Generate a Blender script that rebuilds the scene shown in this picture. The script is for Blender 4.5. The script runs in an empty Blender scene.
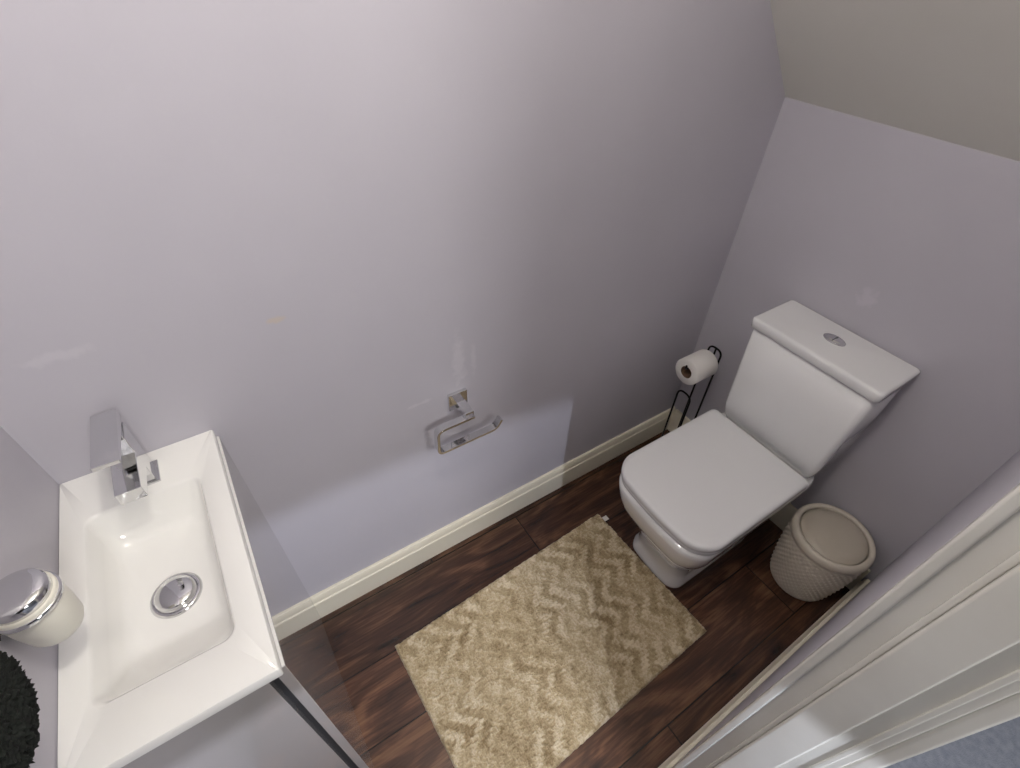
import bpy, bmesh, math, random
from mathutils import Vector, Matrix, noise
random.seed(3)
S = bpy.context.scene
S.view_settings.view_transform = 'Standard'
S.view_settings.look = 'None'
S.view_settings.exposure = 0.0

# ------------------------------------------------------------------ helpers
def srgb(r, g, b):
    f = lambda c: (c/255/12.92) if c/255 <= 0.04045 else ((c/255+0.055)/1.055)**2.4
    return (f(r), f(g), f(b), 1)

def mat(name, col, rough=0.5, metal=0.0, col2=None, nscale=5.0, bump=0.0, bscale=60.0, coat=0.0, spec=0.5, sss=0.0, trans=0.0, detail=4, rvar=0.0, marks=()):
    m = bpy.data.materials.new(name); m.use_nodes = True
    nt = m.node_tree; b = nt.nodes['Principled BSDF']
    b.inputs['Base Color'].default_value = col
    b.inputs['Roughness'].default_value = rough
    b.inputs['Metallic'].default_value = metal
    b.inputs['Specular IOR Level'].default_value = spec
    b.inputs['Coat Weight'].default_value = coat
    b.inputs['Coat Roughness'].default_value = 0.05
    b.inputs['Transmission Weight'].default_value = trans
    if sss:
        b.inputs['Subsurface Weight'].default_value = sss
        b.inputs['Subsurface Radius'].default_value = (0.01, 0.01, 0.01)
    tc = nt.nodes.new('ShaderNodeTexCoord')
    if col2 is None:
        col2 = tuple(c*0.96 for c in col[:3])+(1,)
    n = nt.nodes.new('ShaderNodeTexNoise'); n.inputs['Scale'].default_value = nscale; n.inputs['Detail'].default_value = detail
    nt.links.new(tc.outputs['Object'], n.inputs['Vector'])
    r = nt.nodes.new('ShaderNodeValToRGB'); r.color_ramp.elements[0].position = .35; r.color_ramp.elements[1].position = .65
    r.color_ramp.elements[0].color = col; r.color_ramp.elements[1].color = col2
    nt.links.new(n.outputs['Fac'], r.inputs['Fac'])
    out = r.outputs['Color']
    # small filler / scuff marks and painted light streaks: (centre, half sizes, colour, strength)
    for cen, half, mc, st in marks:
        sub = nt.nodes.new('ShaderNodeVectorMath'); sub.operation = 'SUBTRACT'; sub.inputs[1].default_value = cen
        nt.links.new(tc.outputs['Object'], sub.inputs[0])
        mu = nt.nodes.new('ShaderNodeVectorMath'); mu.operation = 'MULTIPLY'; mu.inputs[1].default_value = tuple(1/h for h in half)
        nt.links.new(sub.outputs[0], mu.inputs[0])
        ln = nt.nodes.new('ShaderNodeVectorMath'); ln.operation = 'LENGTH'; nt.links.new(mu.outputs[0], ln.inputs[0])
        nn = nt.nodes.new('ShaderNodeTexNoise'); nn.inputs['Scale'].default_value = 45; nn.inputs['Detail'].default_value = 3
        nt.links.new(tc.outputs['Object'], nn.inputs['Vector'])
        ad = nt.nodes.new('ShaderNodeMath'); ad.operation = 'MULTIPLY_ADD'; ad.inputs[1].default_value = 2.2
        nt.links.new(nn.outputs['Fac'], ad.inputs[0]); nt.links.new(ln.outputs['Value'], ad.inputs[2])
        mr = nt.nodes.new('ShaderNodeMapRange'); mr.inputs['From Min'].default_value = 1.5; mr.inputs['From Max'].default_value = 2.1
        mr.inputs['To Min'].default_value = st; mr.inputs['To Max'].default_value = 0
        nt.links.new(ad.outputs[0], mr.inputs['Value'])
        mx = nt.nodes.new('ShaderNodeMix'); mx.data_type = 'RGBA'; mx.inputs[7].default_value = mc
        nt.links.new(mr.outputs['Result'], mx.inputs[0]); nt.links.new(out, mx.inputs[6]); out = mx.outputs[2]
    nt.links.new(out, b.inputs['Base Color'])
    if rvar:
        mr = nt.nodes.new('ShaderNodeMapRange'); mr.inputs['To Min'].default_value = rough-rvar; mr.inputs['To Max'].default_value = rough+rvar
        nt.links.new(n.outputs['Fac'], mr.inputs['Value']); nt.links.new(mr.outputs['Result'], b.inputs['Roughness'])
    if bump:
        n2 = nt.nodes.new('ShaderNodeTexNoise'); n2.inputs['Scale'].default_value = bscale; n2.inputs['Detail'].default_value = 5
        nt.links.new(tc.outputs['Object'], n2.inputs['Vector'])
        bp = nt.nodes.new('ShaderNodeBump'); bp.inputs['Strength'].default_value = bump; bp.inputs['Distance'].default_value = 0.002
        nt.links.new(n2.outputs['Fac'], bp.inputs['Height']); nt.links.new(bp.outputs['Normal'], b.inputs['Normal'])
    return m

def obj(name, verts, faces, m=None, parent=None, smooth=False):
    me = bpy.data.meshes.new(name); me.from_pydata([tuple(v) for v in verts], [], faces); me.update()
    bm = bmesh.new(); bm.from_mesh(me); bmesh.ops.recalc_face_normals(bm, faces=bm.faces); bm.to_mesh(me); bm.free()
    o = bpy.data.objects.new(name, me); S.collection.objects.link(o)
    if m: me.materials.append(m)
    if parent: o.parent = parent
    if smooth:
        for p in me.polygons: p.use_smooth = True
    return o

def empty(name):
    e = bpy.data.objects.new(name, None); S.collection.objects.link(e); e.empty_display_size = .05; return e

def bevel(o, w, seg=3, smooth=True):
    b = o.modifiers.new('bevel', 'BEVEL'); b.width = w; b.segments = seg; b.limit_method = 'ANGLE'; b.angle_limit = math.radians(35)
    if smooth:
        for p in o.data.polygons: p.use_smooth = True
        w2 = o.modifiers.new('wn', 'WEIGHTED_NORMAL'); w2.keep_sharp = True
    return o

def box(name, x0, x1, y0, y1, z0, z1, m, parent=None, bev=0.0, seg=3):
    v = [(x, y, z) for x in (x0, x1) for y in (y0, y1) for z in (z0, z1)]
    f = [(0,1,3,2),(4,6,7,5),(0,4,5,1),(2,3,7,6),(0,2,6,4),(1,5,7,3)]
    o = obj(name, v, f, m, parent)
    if bev: bevel(o, bev, seg)
    return o

def prism(name, pts, axis, a0, a1, m, parent=None, bev=0.0):
    """extrude 2D polygon along axis ('x': pts=(y,z); 'y': pts=(x,z); 'z': pts=(x,y))"""
    def mk(p, a):
        return {'x': (a, p[0], p[1]), 'y': (p[0], a, p[1]), 'z': (p[0], p[1], a)}[axis]
    n = len(pts); v = [mk(p, a0) for p in pts]+[mk(p, a1) for p in pts]
    f = [tuple(range(n)), tuple(range(2*n-1, n-1, -1))]+[(i, (i+1) % n, n+(i+1) % n, n+i) for i in range(n)]
    o = obj(name, v, f, m, parent)
    if bev: bevel(o, bev, 2)
    return o

def loft(name, secs, m, parent=None, smooth=True, cap0=True, cap1=True):
    n = len(secs[0]); v = [p for s in secs for p in s]; f = []
    for k in range(len(secs)-1):
        for i in range(n):
            j = (i+1) % n
            f.append((k*n+i, k*n+j, (k+1)*n+j, (k+1)*n+i))
    if cap0: f.append(tuple(range(n)))
    if cap1: f.append(tuple((len(secs)-1)*n+i for i in range(n)))
    return obj(name, v, f, m, parent, smooth)

def rrect(x0, x1, y0, y1, z, r0, r1=None, n=10, bow=0.0):
    """rounded rectangle outline; r0 radius on x0 side, r1 on x1 side; bow = bulge of x0 side"""
    r1 = r0 if r1 is None else r1
    r0 = min(r0, (y1-y0)/2-1e-4); r1 = min(r1, (y1-y0)/2-1e-4)
    pts = []
    for cx, cy, r, a0 in ((x1-r1, y1-r1, r1, 0), (x0+r0, y1-r0, r0, 90), (x0+r0, y0+r0, r0, 180), (x1-r1, y0+r1, r1, 270)):
        for i in range(n+1):
            a = math.radians(a0+90*i/n)
            pts.append([cx+r*math.cos(a), cy+r*math.sin(a), z])
    if bow:
        cy = (y0+y1)/2; hw = (y1-y0)/2
        for p in pts:
            w = max(0, (x1-p[0])/(x1-x0))
            p[0] -= bow*(1-((p[1]-cy)/hw)**2)*w*w
    out = []
    L = len(pts)
    for i in range(L):
        a = pts[i]; b = pts[(i+1) % L]; out.append(tuple(a))
        if i % (n+1) == n:
            for k in range(1, 8):
                t = k/8; q = [a[j]+(b[j]-a[j])*t for j in range(3)]
                if bow and i == 2*(n+1)-1:
                    cy = (y0+y1)/2; hw = (y1-y0)/2
                    q[0] = x0-bow*(1-((q[1]-cy)/hw)**2)
                out.append(tuple(q))
    return out

def lathe(name, prof, c, m, parent=None, n=64, axis='z', cap=True, fn=None):
    secs = []
    for r, h in prof:
        s = []
        for i in range(n):
            a = 2*math.pi*i/n
            rr = max(r, 1e-5) if fn is None else max(r, 1e-5)+fn(a, h)
            if axis == 'z': s.append((c[0]+rr*math.cos(a), c[1]+rr*math.sin(a), c[2]+h))
            elif axis == 'x': s.append((c[0]+h, c[1]+rr*math.cos(a), c[2]+rr*math.sin(a)))
            else: s.append((c[0]+rr*math.cos(a), c[1]+h, c[2]+rr*math.sin(a)))
        secs.append(s)
    return loft(name, secs, m, parent, True, cap, cap)

def wire(name, pts, r, m, parent=None, cyclic=False):
    cu = bpy.data.curves.new(name, 'CURVE'); cu.dimensions = '3D'; cu.bevel_depth = r; cu.bevel_resolution = 4
    sp = cu.splines.new('POLY'); sp.points.add(len(pts)-1)
    for p, q in zip(sp.points, pts): p.co = (*q, 1)
    sp.use_cyclic_u = cyclic; cu.use_fill_caps = True
    cu.materials.append(m)
    o = bpy.data.objects.new(name, cu); S.collection.objects.link(o)
    dg = bpy.context.evaluated_depsgraph_get()
    me = bpy.data.meshes.new_from_object(o.evaluated_get(dg)); bpy.data.objects.remove(o)
    o = bpy.data.objects.new(name, me); S.collection.objects.link(o)
    for p in me.polygons: p.use_smooth = True
    if parent: o.parent = parent
    return o

def fillet(pts, r, n=6):
    out = [Vector(pts[0])]
    for i in range(1, len(pts)-1):
        a, b, c = map(Vector, (pts[i-1], pts[i], pts[i+1]))
        d0 = (a-b).normalized(); d1 = (c-b).normalized()
        p0 = b+d0*r; p1 = b+d1*r
        for k in range(n+1):
            t = k/n; out.append((1-t)**2*p0+2*t*(1-t)*b+t*t*p1)
    out.append(Vector(pts[-1])); return [tuple(p) for p in out]

def strip(name, path, y0, y1, th, m, parent):
    """flat band following an x-z path, band width along y"""
    P = [Vector((p[0], p[1])) for p in path]; secs = []
    for i, p in enumerate(P):
        a = P[max(i-1, 0)]; b = P[min(i+1, len(P)-1)]
        t = (b-a).normalized(); nrm = Vector((-t.y, t.x))
        q0 = p+nrm*th/2; q1 = p-nrm*th/2
        secs.append([(q0.x, y0, q0.y), (q0.x, y1, q0.y), (q1.x, y1, q1.y), (q1.x, y0, q1.y)])
    o = loft(name, secs, m, parent, False)
    bevel(o, .0008, 2); return o

# ------------------------------------------------------------------ materials
mark_caustic_col = srgb(222,218,224)
MARKS_CAUSTICS = [((.414, 0, .80), (.022, .05, .085), mark_caustic_col, .38), ((.455, 0, .79), (.010, .05, .05), mark_caustic_col, .3),  # first two: light thrown up by the chrome holder, painted as pale streaks
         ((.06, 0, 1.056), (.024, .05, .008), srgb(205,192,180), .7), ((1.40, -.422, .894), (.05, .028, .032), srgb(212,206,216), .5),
         ((.30, 0, .71), (.04, .05, .007), mark_caustic_col, .35), ((-.25, 0, 1.10), (.05, .05, .012), mark_caustic_col, .25)]
M_wall = mat('lilac_paint', srgb(197,194,203), .5, col2=srgb(192,189,198), nscale=2.2, bump=.18, bscale=40, spec=.4, rvar=.06, marks=MARKS_CAUSTICS)
M_ceil = mat('ceiling_paint', srgb(226,224,217), .7, col2=srgb(222,220,212), nscale=3, bump=.15, bscale=60)
M_trim = mat('cream_gloss_paint', srgb(237,231,213), .3, col2=srgb(232,225,206), nscale=6, bump=.05, bscale=30)
M_jamb = mat('white_gloss_paint', srgb(228,226,219), .25, col2=srgb(221,218,210), nscale=9, bump=.3, bscale=18)
M_cer = mat('white_ceramic', srgb(243,243,243), .09, coat=.8, nscale=2, col2=srgb(241,241,242))
M_seat = mat('white_plastic_seat', srgb(238,238,240), .16, nscale=2, col2=srgb(236,236,238))
M_basin = mat('white_basin_resin', srgb(245,244,241), .10, coat=.6, nscale=2, col2=srgb(243,242,239))
M_chrome = mat('chrome', (.72,.72,.73,1), .07, 1.0, col2=(.7,.7,.71,1))
M_gloss = mat('grey_gloss_laminate', srgb(176,172,170), .06, coat=.8, nscale=1.5, col2=srgb(174,170,168))
M_whitegloss = mat('white_gloss_edge', srgb(225,224,222), .15, coat=.4)
M_dark = mat('dark_parts_and_gap_shade', srgb(46,46,48), .6)
M_black = mat('black_wire', srgb(14,14,15), .35, .6)
M_paper = mat('toilet_paper', srgb(235,232,228), .9, bump=.4, bscale=300)
M_card = mat('cardboard', srgb(120,95,75), .9)
M_bin = mat('beige_plastic', srgb(218,209,196), .5, col2=srgb(213,204,191), nscale=12)
M_binlid = mat('beige_plastic_lid', srgb(202,193,179), .4, col2=srgb(198,189,174), nscale=12)
M_frost = mat('frosted_glass', srgb(236,233,222), .35, sss=.3, col2=srgb(232,229,217))
M_sponge = mat('dark_sponge', srgb(8,12,9), .95, col2=srgb(18,24,19), nscale=90, bump=1.0, bscale=200)
M_hallwall = mat('hall_paint', srgb(160,163,172), .7)
M_carpet = mat('hall_carpet', srgb(140,143,150), .95, col2=srgb(124,127,136), nscale=60, bump=1, bscale=300)
M_label = mat('label_fabric', srgb(230,228,224), .8)

def wood():
    m = bpy.data.materials.new('dark_walnut_laminate'); m.use_nodes = True
    nt = m.node_tree; b = nt.nodes['Principled BSDF']; L = nt.links.new; N = nt.nodes.new
    tc = N('ShaderNodeTexCoord')
    mp = N('ShaderNodeMapping'); mp.inputs['Location'].default_value = (.31, .035, 0)
    L(tc.outputs['Object'], mp.inputs['Vector'])
    br = N('ShaderNodeTexBrick'); br.offset = .37; br.inputs['Scale'].default_value = 1
    br.inputs['Brick Width'].default_value = .9; br.inputs['Row Height'].default_value = .19
    br.inputs['Mortar Size'].default_value = .0018; br.inputs['Mortar Smooth'].default_value = .1
    br.inputs['Color1'].default_value = (0,0,0,1); br.inputs['Color2'].default_value = (1,1,1,1); br.inputs['Mortar'].default_value = (.5,.5,.5,1)
    L(mp.outputs['Vector'], br.inputs['Vector'])
    cm = N('ShaderNodeCombineXYZ'); ml = N('ShaderNodeMath'); ml.operation = 'MULTIPLY'; ml.inputs[1].default_value = 7.3
    L(br.outputs['Color'], ml.inputs[0]); L(ml.outputs[0], cm.inputs['X']); L(ml.outputs[0], cm.inputs['Y'])
    ad = N('ShaderNodeVectorMath'); ad.operation = 'ADD'; L(mp.outputs['Vector'], ad.inputs[0]); L(cm.outputs[0], ad.inputs[1])
    sc = N('ShaderNodeMapping'); sc.inputs['Scale'].default_value = (1.5, 6.5, 1); L(ad.outputs[0], sc.inputs['Vector'])
    n1 = N('ShaderNodeTexNoise'); n1.inputs['Scale'].default_value = 2.0; n1.inputs['Detail'].default_value = 8; n1.inputs['Distortion'].default_value = 2.0
    L(sc.outputs[0], n1.inputs['Vector'])
    sc2 = N('ShaderNodeMapping'); sc2.inputs['Scale'].default_value = (3, 75, 1); L(ad.outputs[0], sc2.inputs['Vector'])
    n2 = N('ShaderNodeTexNoise'); n2.inputs['Scale'].default_value = 2.5; n2.inputs['Detail'].default_value = 5
    L(sc2.outputs[0], n2.inputs['Vector'])
    mx = N('ShaderNodeMix'); mx.data_type = 'FLOAT'; mx.inputs[0].default_value = .32
    L(n1.outputs['Fac'], mx.inputs[2]); L(n2.outputs['Fac'], mx.inputs[3])
    r = N('ShaderNodeValToRGB'); e = r.color_ramp.elements
    e[0].position = .34; e[0].color = srgb(42,27,20); e[1].position = .66; e[1].color = srgb(122,87,64)
    x = e.new(.5); x.color = srgb(78,51,38)
    L(mx.outputs[0], r.inputs['Fac'])
    mr = N('ShaderNodeMapRange'); mr.inputs['To Min'].default_value = .72; mr.inputs['To Max'].default_value = 1.2; L(br.outputs['Color'], mr.inputs['Value'])
    mu = N('ShaderNodeVectorMath'); mu.operation = 'SCALE'; L(r.outputs['Color'], mu.inputs[0]); L(mr.outputs[0], mu.inputs['Scale'])
    m2 = N('ShaderNodeMix'); m2.data_type = 'RGBA'; L(br.outputs['Fac'], m2.inputs[0]); L(mu.outputs[0], m2.inputs[6]); m2.inputs[7].default_value = srgb(14,9,7)
    L(m2.outputs[2], b.inputs['Base Color'])
    b.inputs['Roughness'].default_value = .27
    bp = N('ShaderNodeBump'); bp.inputs['Strength'].default_value = .2; bp.inputs['Distance'].default_value = .001
    L(mx.outputs[0], bp.inputs['Height']); L(bp.outputs['Normal'], b.inputs['Normal'])
    return m
M_wood = wood()

# ------------------------------------------------------------------ room
XL, XB = -.365, 1.40          # left wall, back wall
YM, YR = 0.0, -.866           # main wall, right (door) wall
HC, HB, XS = 2.30, 1.272, .46 # flat ceiling height, knee wall height, slope start
T = .10
DJ0, DJ1, DH = -.30, .428, 2.0 # door opening
box('floor', XL-T, XB+T, YR-T, YM+T, -.05, 0, M_wood)
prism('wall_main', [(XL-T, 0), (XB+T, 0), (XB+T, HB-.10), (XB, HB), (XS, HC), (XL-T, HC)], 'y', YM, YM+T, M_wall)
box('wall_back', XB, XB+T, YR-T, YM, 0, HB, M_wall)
box('wall_left', XL-T, XL, YR-T, YM, 0, HC, M_wall)
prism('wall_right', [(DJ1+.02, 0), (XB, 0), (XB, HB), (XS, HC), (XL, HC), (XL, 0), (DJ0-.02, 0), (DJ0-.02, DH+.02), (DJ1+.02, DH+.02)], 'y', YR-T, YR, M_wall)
prism('ceiling', [(XB+T, HB-.10), (XB+T, HB+.0), (XS+.03, HC+.06), (XL-T, HC+.06), (XL-T, HC), (XS, HC), (XB, HB), (XB+.09, HB-.10)], 'y', YR-T, YM+T, M_ceil)

def skirt_profile(s, w, h=.118):
    return [(w, 0), (w+s*.018, 0), (w+s*.018, h-.03), (w+s*.014, h-.026), (w+s*.014, h-.012), (w+s*.009, h), (w, h)]
prism('baseboard_main', skirt_profile(-1, YM), 'x', -.1162, XB, M_trim, bev=.0012)
prism('baseboard_right', skirt_profile(1, YR, .10), 'x', .452, XB-.018, M_trim, bev=.0015)
prism('baseboard_back', [(XB, 0), (XB-.018, 0), (XB-.018, .09), (XB-.009, .118), (XB, .118)], 'y', YR+.018, YM-.018, M_trim, bev=.0015)

# door frame: lining, stop and edge mouldings
door = empty('door_frame')
def jamb(tag, x, s):
    def bx(nm, a, b, y0, y1, bev=.002, z1=DH):
        a, b = sorted((x+s*a, x+s*b)); box(nm+tag, a, b, y0, y1, 0, z1, M_jamb, door, bev, 3)
    bx('lining_', 0, .0195, YR-T, YR+.001)
    bx('room_bead_', -.004, .019, YR-.008, YR+.003, .003)
    bx('stop_', -.013, 0, YR-.070, YR-.032, .003)
    bx('stop_lip_', -.006, 0, YR-.032, YR-.026, .002)
    bx('back_bead_', -.003, 0, YR-.092, YR-.086, .0015)
    bx('hall_architrave_', .004, .07, YR-T-.016, YR-T-.0005, .004, DH+.05)
jamb('a', DJ1, 1)
jamb('b', DJ0, -1)
box('head_lining', DJ0, DJ1, YR-T, YR+.001, DH, DH+.0195, M_jamb, door, .001)
box('head_stop', DJ0, DJ1, YR-.070, YR-.032, DH-.013, DH, M_jamb, door, .001)

# hallway beyond the doorway
box('hall_floor', -2.2, 3.2, -3.2, YR-T, -.05, 0, M_carpet)
box('wall_hall_far', -2.2, 3.2, -3.3, -3.2, 0, 2.4, M_hallwall)
box('wall_hall_end', 3.2, 3.3, -3.3, YR-T, 0, 2.4, M_hallwall)
box('wall_hall_side', -2.3, -2.2, -3.3, YR-T, 0, 2.4, M_hallwall)
box('ceiling_hall', -2.3, 3.3, -3.3, YR-T, 2.4, 2.45, M_ceil)
box('wall_hall_near_a', XB+T, 3.2, YR-T, YR-T+.1, 0, 2.4, M_hallwall)
box('wall_hall_near_b', -2.2, XL-T, YR-T, YR-T+.1, 0, 2.4, M_hallwall)

# ------------------------------------------------------------------ vanity unit with basin
van = empty('vanity_unit')
ZT = .862
xf = -.120
box('side_panel', XL, xf-.026, -.482, -.466, 0, ZT-.0205, M_gloss, van, .0012)
box('back_panel', XL, xf-.030, -.014, -.001, 0, ZT-.0205, M_gloss, van)
box('base_board', XL, xf-.030, -.466, -.014, .05, .066, M_gloss, van)
box('gap_shade_board', xf-.027, xf-.0125, -.468, -.006, .02, ZT-.045, M_dark, van)  # dark board gives the finger gap its shade by colour
box('front_panel', xf-.012, xf+.004, -.486, -.001, .004, ZT-.024, M_gloss, van, .0015)
box('front_cap', xf-.012, xf+.004, -.486, -.001, ZT-.0238, ZT-.021, M_whitegloss, van, .0008)
def basin():
    x0, x1, y0, y1 = XL, xf, -.497, -.0
    n = 10
    def sec(a, b, c, d, z, r): return rrect(a, b, c, d, z, r, r, n)
    bx0, bx1, by0, by1 = -.330, -.158, -.422, -.102
    secs = [sec(bx0-.006, bx1+.006, by0-.006, by1+.006, ZT-.020, .022), sec(x0, x1, y0, y1, ZT-.020, .003), sec(x0, x1, y0, y1, ZT-.002, .003), sec(x0+.0015, x1-.0015, y0+.0015, y1-.0015, ZT, .003)]
    secs += [sec(bx0-.002, bx1+.002, by0-.002, by1+.002, ZT, .020), sec(bx0, bx1, by0, by1, ZT-.0015, .019), sec(bx0+.003, bx1-.003, by0+.004, by1-.003, ZT-.006, .018)]
    secs += [sec(bx0+.008, bx1-.008, by0+.016, by1-.010, ZT-.035, .022), sec(bx0+.014, bx1-.013, by0+.034, by1-.022, ZT-.060, .028),
             sec(bx0+.022, bx1-.020, by0+.055, by1-.038, ZT-.070, .034), sec(bx0+.036, bx1-.034, by0+.085, by1-.07, ZT-.074, .036), ]
    c = (-.243, -.262, ZT-.077)
    secs.append([(c[0]+(p[0]-c[0])*.3, c[1]+(p[1]-c[1])*.3, c[2]) for p in secs[-1]])
    o = loft('basin', secs, M_basin, van, True, cap0=False)
    e = o.modifiers.new('es', 'EDGE_SPLIT'); e.split_angle = math.radians(50)
basin()
lathe('waste', [(.0, .0), (.037, 0), (.038, .003), (.036, .006), (.032, .007), (.0305, .0055), (.0298, .0055), (.0295, .011), (.026, .014), (.015, .016), (0, .0165)], (-.243, -.264, ZT-.0775), M_chrome, van, 64)

# tap
tap = empty('basin_tap')
tx = -.240; th = .018
box('base', tx-.024, tx+.024, -.083, -.031, ZT-.0005, ZT+.004, M_chrome, tap, .001)
box('column', tx-th, tx+th, -.079, -.035, ZT+.004, ZT+.112, M_chrome, tap, .0015)
prism('spout', [(-.078, ZT+.040), (-.078, ZT+.080), (-.155, ZT+.074), (-.155, ZT+.050)], 'x', tx-th, tx+th, M_chrome, tap, bev=.001)
prism('lever', [(-.026, ZT+.117), (-.026, ZT+.135), (-.155, ZT+.142), (-.155, ZT+.134)], 'x', tx-th, tx+th, M_chrome, tap, bev=.001)
box('cartridge', tx-.015, tx+.015, -.074, -.040, ZT+.111, ZT+.12, M_chrome, tap, .001)

# soap dispenser on left wall
sd = empty('soap_dispenser')
sc_ = (-.3275, -.332, .930)
lathe('cup', [(0, 0), (.020, .0), (.026, .003), (.030, .012), (.033, .04), (.034, .078), (.032, .080)], sc_, M_frost, sd, 48)
lathe('ring', [(.032, .068), (.036, .068), (.036, .074), (.032, .074)], sc_, M_chrome, sd, 48)
lathe('top', [(.031, .079), (.031, .084), (.031, .085), (.031, .091), (.028, .094), (.022, .096), (.010, .097), (0, .097)], sc_, M_chrome, sd, 48)
box('arm', XL+.003, sc_[0]-.030, sc_[1]-.006, sc_[1]+.006, sc_[2]+.064, sc_[2]+.076, M_chrome, sd, .0008)
box('plate', XL-.0005, XL+.004, sc_[1]-.022, sc_[1]+.022, sc_[2]+.047, sc_[2]+.091, M_chrome, sd, .001)

# dark sponge hanging from a hook on the left wall
sp = empty('bath_sponge')
SC = Vector((-.318, -.520, 1.088))
def sponge():
    bm = bmesh.new(); bmesh.ops.create_icosphere(bm, subdivisions=6, radius=1)
    for v in bm.verts:
        d = v.co.normalized()
        k = 1+.08*noise.noise(d*3)+.07*noise.noise(d*14)+.10*noise.noise(d*38)
        v.co = Vector((d.x*.042*k, d.y*.077*k, d.z*.051*k))+SC
    me = bpy.data.meshes.new('body'); bm.to_mesh(me); bm.free(); me.materials.append(M_sponge)
    o = bpy.data.objects.new('body', me); S.collection.objects.link(o); o.parent = sp
sponge()
wire('cord', fillet([tuple(SC+Vector((0, 0, .035))), tuple(SC+Vector((-.005, 0, .10))), (-.345, SC.y, SC.z+.122)], .01), .0015, M_dark, sp)
wire('hook', fillet([(XL-.001, SC.y, SC.z+.12), (-.344, SC.y, SC.z+.12), (-.338, SC.y, SC.z+.135)], .006), .003, M_chrome, sp)
lathe('hook_rose', [(0, 0), (.014, 0), (.014, .004), (0, .005)], (XL-.0005, SC.y, SC.z+.12), M_chrome, sp, 24, 'x')

# ------------------------------------------------------------------ chrome paper holder on main wall
ph = empty('toilet_paper_holder')
hx, hz = .402, .676
box('rose', hx-.027, hx+.027, -.009, .0005, hz-.027, hz+.027, M_chrome, ph, .0015)
box('post', hx-.012, hx+.012, -.070, -.008, hz-.013, hz+.010, M_chrome, ph, .0015)
path = fillet([(hx+.011, 0, hz-.007), (.310, 0, hz-.007), (.307, 0, .586), (.480, 0, .586), (.494, 0, .613)], .018, 8)
strip('loop', [(p[0], p[2]) for p in path], -.077, -.057, .008, M_chrome, ph)

# ------------------------------------------------------------------ toilet
wc = empty('toilet')
cy = -.434
def pan():
    rows = [(0, .878, 1.30, .106, .035), (.022, .878, 1.30, .106, .035), (.030, .885, 1.30, .099, .035), (.07, .882, 1.31, .100, .04), (.12, .872, 1.31, .106, .045), (.16, .856, 1.32, .116, .05),
            (.21, .830, 1.33, .132, .055), (.26, .802, 1.34, .148, .062), (.30, .784, 1.35, .158, .066), (.34, .771, 1.35, .165, .068), (.375, .764, 1.35, .169, .068), (.395, .762, 1.35, .170, .068), (.402, .766, 1.348, .167, .066)]
    secs = [rrect(a, b, cy-h, cy+h, z, r, min(h*.85, .12), 10, bow=.012) for z, a, b, h, r in rows]
    o = loft('pan', secs, M_cer, wc)
    e = o.modifiers.new('es', 'EDGE_SPLIT'); e.split_angle = math.radians(60)
pan()
box('pan_rear', 1.22, 1.392, cy-.10, cy+.10, .0, .40, M_cer, wc, .02, 4)
def pad(name, z0, z1, x0, x1, h, r, rb, bow, m, e=.006):
    secs = []
    for z, i in ((z0, e*.6), (z0+e*.5, .0), (z1-e, 0), (z1-e*.45, e*.2), (z1-e*.12, e*.7), (z1, e*1.7)):
        secs.append(rrect(x0+i, x1-i, cy-h+i, cy+h-i, z, r-i*.5, rb, 12, bow=bow))
    secs.append(rrect(x0+.05, x1-.05, cy-h+.05, cy+h-.05, z1+.0015, r*.6, rb*.6, 12, bow=bow*.6))
    return loft(name, secs, m, wc)
pad('seat', .404, .421, .770, 1.190, .172, .068, .03, .014, M_seat, .004)
pad('seat_lid', .4235, .450, .765, 1.200, .175, .070, .018, .016, M_seat, .008)
for i, s in enumerate((-1, 1)):
    lathe('hinge_%d' % i, [(0, -.02), (.008, -.02), (.008, .02), (0, .02)], (1.205, cy+s*.085, .425), M_chrome, wc, 24, 'y')
def cist():
    rows = [(.395, 1.245, .150), (.43, 1.230, .160), (.47, 1.226, .167), (.60, 1.223, .172), (.765, 1.220, .178)]
    secs = [rrect(x, 1.388, cy-h, cy+h, z, .016, .012, 8) for z, x, h in rows]
    loft('cistern', secs, M_cer, wc)
    rows = [(.764, 1.216, .182, .0), (.766, 1.213, .185, 0), (.786, 1.212, .187, 0), (.791, 1.213, .186, .001), (.7945, 1.217, .182, .004), (.795, 1.222, .177, .008)]
    secs = [rrect(x, 1.397-i, cy-h, cy+h, z, .014, .010, 8) for z, x, h, i in rows]
    loft('cistern_lid', secs, M_cer, wc)
cist()
o = lathe('flush_button', [(.0, 0), (.026, 0), (.026, .004), (.023, .006), (.021, .0045), (.020, .0065), (0, .007)], (0, 0, 0), M_chrome, wc, 48)
o.scale = (.75, 1.15, 1); o.location = (1.314, cy+.002, .7935)
box('button_split', 1.299, 1.329, cy+.0012, cy+.0028, .7935, .8010, M_dark, wc)

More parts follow.
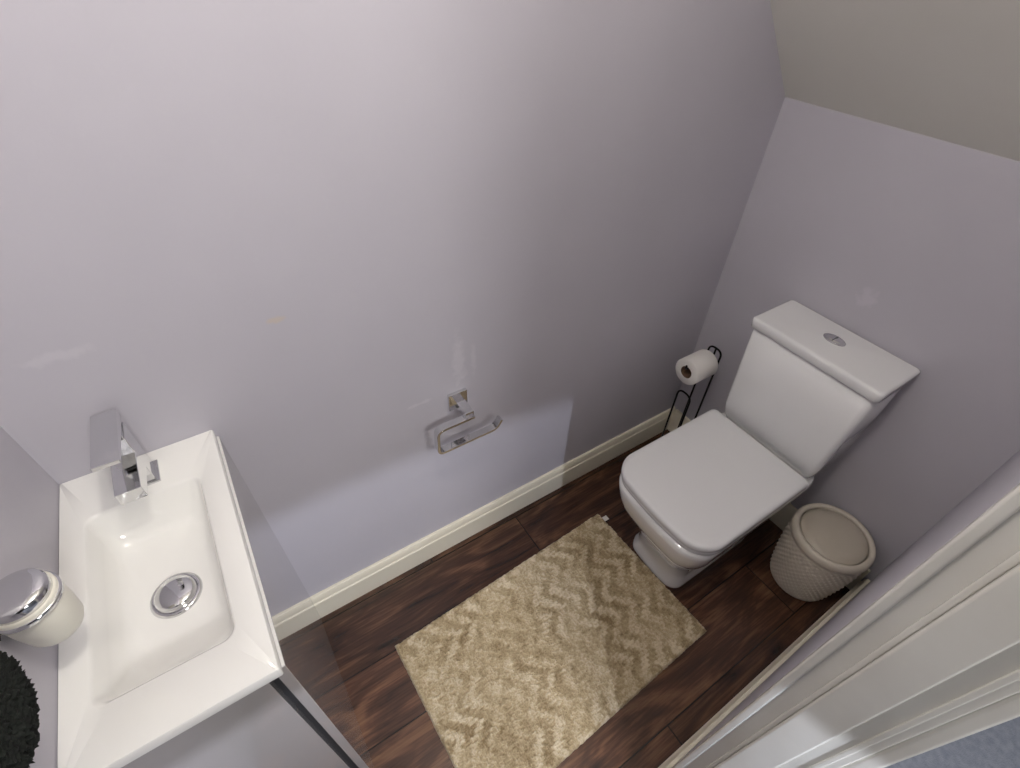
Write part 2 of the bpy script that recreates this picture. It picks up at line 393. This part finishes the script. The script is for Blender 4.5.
# ------------------------------------------------------------------ bin
bn = empty('waste_bin')
bc = (1.278, -.724, 0)
def wv(a, h):
    if h < .015 or h > .228: return 0
    row = math.floor((h-.015)/.0115); f = ((h-.015)/.0115) % 1
    k = math.sin(a*38+(row % 2)*math.pi)
    return .0020*k*math.sin(math.pi*f)+.0012*math.sin(math.pi*f)
prof = [(0.0, .001), (.083, .001), (.088, .004)]
H0, H1 = .006, .240
for i in range(130):
    t = i/129; prof.append((.090+.022*t+.005*math.sin(math.pi*t), H0+(H1-H0)*t))
lathe('body', prof, bc, M_bin, bn, 380, fn=wv)
lathe('lid_ring', [(.111, .237), (.1145, .239), (.1158, .246), (.1145, .257), (.111, .264), (.105, .267), (.098, .265), (.0965, .260), (.0965, .250)], bc, M_bin, bn, 96, cap=False)
lathe('swing_lid', [(.0935, .245), (.0935, .2585), (.091, .262), (.06, .268), (.03, .270), (0, .2705)], bc, M_binlid, bn, 96)

# ------------------------------------------------------------------ toilet roll stand
ts = empty('toilet_roll_stand')
px, py = 1.300, -.135
ring = [(px-.045+.07*math.cos(a*math.pi/24), py+.07*math.sin(a*math.pi/24), .004) for a in range(48)]
wire('base_ring', ring, .0035, M_black, ts, cyclic=True)
wire('pole', fillet([(px, py-.025, .005), (px, py-.025, .565), (px, py+.025, .565), (px, py+.025, .005)], .022), .0035, M_black, ts)
wire('arm', fillet([(px, py, .565), (px, py, .532), (px-.135, py, .532), (px-.135, py, .548)], .012), .0035, M_black, ts)
wire('spare_loop', fillet([(px-.085, py-.028, .005), (px-.085, py-.028, .40), (px-.085, py+.028, .40), (px-.085, py+.028, .005)], .026), .0035, M_black, ts)
rl = empty('toilet_roll')
rc = (px-.125, py, .5155)
lathe('paper', [(.021, 0), (.045, .0), (.047, .003), (.047, .097), (.045, .1), (.021, .1)], rc, M_paper, rl, 48, 'x', cap=False)
lathe('core', [(.0205, -.0005), (.0215, .0), (.0215, .1), (.0205, .1005), (.0200, .1), (.0200, 0)], rc, M_card, rl, 48, 'x', cap=False)

# ------------------------------------------------------------------ rug
def rug():
    L_, W_ = .812, .50; nx, ny = 640, 394
    rot = math.radians(2.2); c = Vector((.458, -.449, 0))
    vs = []; cols = []
    def tri(t): t = t % 1; return abs(2*t-1)
    N_ = noise.noise
    SW = .0105
    for j in range(ny+1):
        for i in range(nx+1):
            u = (i/nx-.5)*L_; v = (j/ny-.5)*W_
            eu = min(i, nx-i)*L_/nx; ev = min(j, ny-j)*W_/ny; e = min(eu, ev)
            # herringbone of short parallel strokes: zigzag bands whose edges step from tuft row to tuft row
            vj = v+N_(Vector((u*30, v*30, 5)))*.003
            row = math.floor(vj/SW); fr = (vj/SW) % 1; vq = (row+.5)*SW
            jr = N_(Vector((row*1.7, math.floor(u/.03)*.9, 3.3)))*.014
            w1 = N_(Vector((u*9, v*9, 2)))*.012+N_(Vector((u*70, v*70, 2)))*.005
            ph = (u+w1+jr*.7+.058*tri(vq/.115))/.064
            s = .5+.5*math.sin(ph*2*math.pi)
            s = max(0, min(1, .5+(s-.5)*2.2))
            s *= .78+.22*math.sin(math.pi*fr)
            brush = max(0, min(1, .42+1.4*N_(Vector((u*8, v*10, 4)))+.8*u))
            fine = N_(Vector((u*260, v*260, 1)))
            fine2 = N_(Vector((u*110, v*110, 3)))
            med = N_(Vector((u*42, v*30, 9)))
            fac = .50+.28*(s-.45)*2*(.18+.8*brush)+.28*fine+.28*fine2+.26*med+.22*N_(Vector((u*6, v*6, 19)))
            h = .011+.0032*s*(.3+.7*brush)+.0028*fine+.0022*fine2
            edge = min(1, e/.010); h *= math.sqrt(max(0, 1-(1-edge)**2)); h = max(h, .001)
            jx = .0015*fine2 if e < .004 else 0
            p = Vector((u+jx, v+jx, h)); p.rotate(Matrix.Rotation(rot, 3, 'Z')); vs.append(p+c); cols.append(fac)
    fs = [(j*(nx+1)+i, j*(nx+1)+i+1, (j+1)*(nx+1)+i+1, (j+1)*(nx+1)+i) for j in range(ny) for i in range(nx)]
    m = bpy.data.materials.new('beige_tufted_pile'); m.use_nodes = True
    nt = m.node_tree; b = nt.nodes['Principled BSDF']; b.inputs['Roughness'].default_value = .95
    b.inputs['Sheen Weight'].default_value = .2
    at = nt.nodes.new('ShaderNodeAttribute'); at.attribute_name = 'pile'
    r = nt.nodes.new('ShaderNodeValToRGB'); e = r.color_ramp.elements
    e[0].position = .05; e[0].color = srgb(140,119,86); e[1].position = .95; e[1].color = srgb(225,211,184)
    x = e.new(.5); x.color = srgb(187,168,134)
    nt.links.new(at.outputs['Fac'], r.inputs['Fac']); nt.links.new(r.outputs['Color'], b.inputs['Base Color'])
    tc = nt.nodes.new('ShaderNodeTexCoord'); n = nt.nodes.new('ShaderNodeTexNoise'); n.inputs['Scale'].default_value = 420
    nt.links.new(tc.outputs['Object'], n.inputs['Vector'])
    bp = nt.nodes.new('ShaderNodeBump'); bp.inputs['Strength'].default_value = .8; bp.inputs['Distance'].default_value = .002
    nt.links.new(n.outputs['Fac'], bp.inputs['Height']); nt.links.new(bp.outputs['Normal'], b.inputs['Normal'])
    me = bpy.data.meshes.new('bath_mat'); me.from_pydata([tuple(p) for p in vs], [], fs); me.update()
    a = me.attributes.new('pile', 'FLOAT', 'POINT'); a.data.foreach_set('value', cols)
    me.materials.append(m)
    o = bpy.data.objects.new('bath_mat', me); S.collection.objects.link(o)
    for p in me.polygons: p.use_smooth = True
    box('label', .850, .876, -.222, -.204, .0005, .0015, M_label, o)
rug()

# ------------------------------------------------------------------ lights
M_lamp = bpy.data.materials.new('lamp_diffuser'); M_lamp.use_nodes = True
bb = M_lamp.node_tree.nodes['Principled BSDF']; bb.inputs['Emission Color'].default_value = (1, .93, .84, 1); bb.inputs['Emission Strength'].default_value = 4
cl = empty('ceiling_light')
lathe('diffuser', [(0, -.03), (.05, -.027), (.075, -.015), (.08, 0)], (.16, -.60, HC-.012), M_lamp, cl, 48)
lathe('mount', [(0, 0), (.085, 0), (.085, .0125), (0, .0125)], (.16, -.60, HC-.012), M_whitegloss, cl, 48)
def light(name, kind, loc, e, col, **k):
    l = bpy.data.lights.new(name, kind); l.energy = e; l.color = col
    for a, b in k.items(): setattr(l, a, b)
    o = bpy.data.objects.new(name, l); S.collection.objects.link(o); o.location = loc; return o
light('ceiling_lamp_light', 'POINT', (.16, -.60, HC-.12), 14.0, (1, .95, .87), shadow_soft_size=.04)
light('hall_fill', 'AREA', (.3, -2.2, 2.35), 32, (1, .98, .95), shape='DISK', size=.5)  # added unseen fill, brightens the room through the doorway
# added unseen hall lamp: its shade rim cuts out the cool wall patch
LX, LY, LZ = .02, -1.75, 1.30
fl = empty('added_cutoff_lamp')
lathe('added_lamp_shade', [(.15, -.066), (.152, -.066), (.122, .16), (.120, .16), (.0, .161)], (LX, LY, LZ), M_dark, fl, 64, cap=False)
lathe('added_lamp_stem', [(.008, -1.28), (.008, -.03), (0, -.03)], (LX, LY, LZ), M_black, fl, 16)
lathe('added_lamp_foot', [(0, -1.30), (.13, -1.30), (.13, -1.285), (.02, -1.275), (0, -1.275)], (LX, LY, LZ), M_black, fl, 48)
light('added_patch_light', 'POINT', (LX, LY, LZ), 38, (.82, .87, 1), shadow_soft_size=.004)

w = bpy.data.worlds.new('World'); S.world = w; w.use_nodes = True
w.node_tree.nodes['Background'].inputs[0].default_value = (.8, .85, 1, 1); w.node_tree.nodes['Background'].inputs[1].default_value = .1

# ------------------------------------------------------------------ camera
cd = bpy.data.cameras.new('camera'); cam = bpy.data.objects.new('camera', cd); S.collection.objects.link(cam)
cd.sensor_fit = 'HORIZONTAL'; cd.sensor_width = 36; cd.lens = 500/1020*36; cd.clip_start = .01
fwd = Vector((.409, .605, -.686)).normalized(); right = Vector((.837, -.545, .034))
right = (right-right.dot(fwd)*fwd).normalized(); up = right.cross(fwd)
R = Matrix((right, up, -fwd)).transposed()
cam.matrix_world = Matrix.Translation((0, -.84, 1.6)) @ R.to_4x4()
S.camera = cam
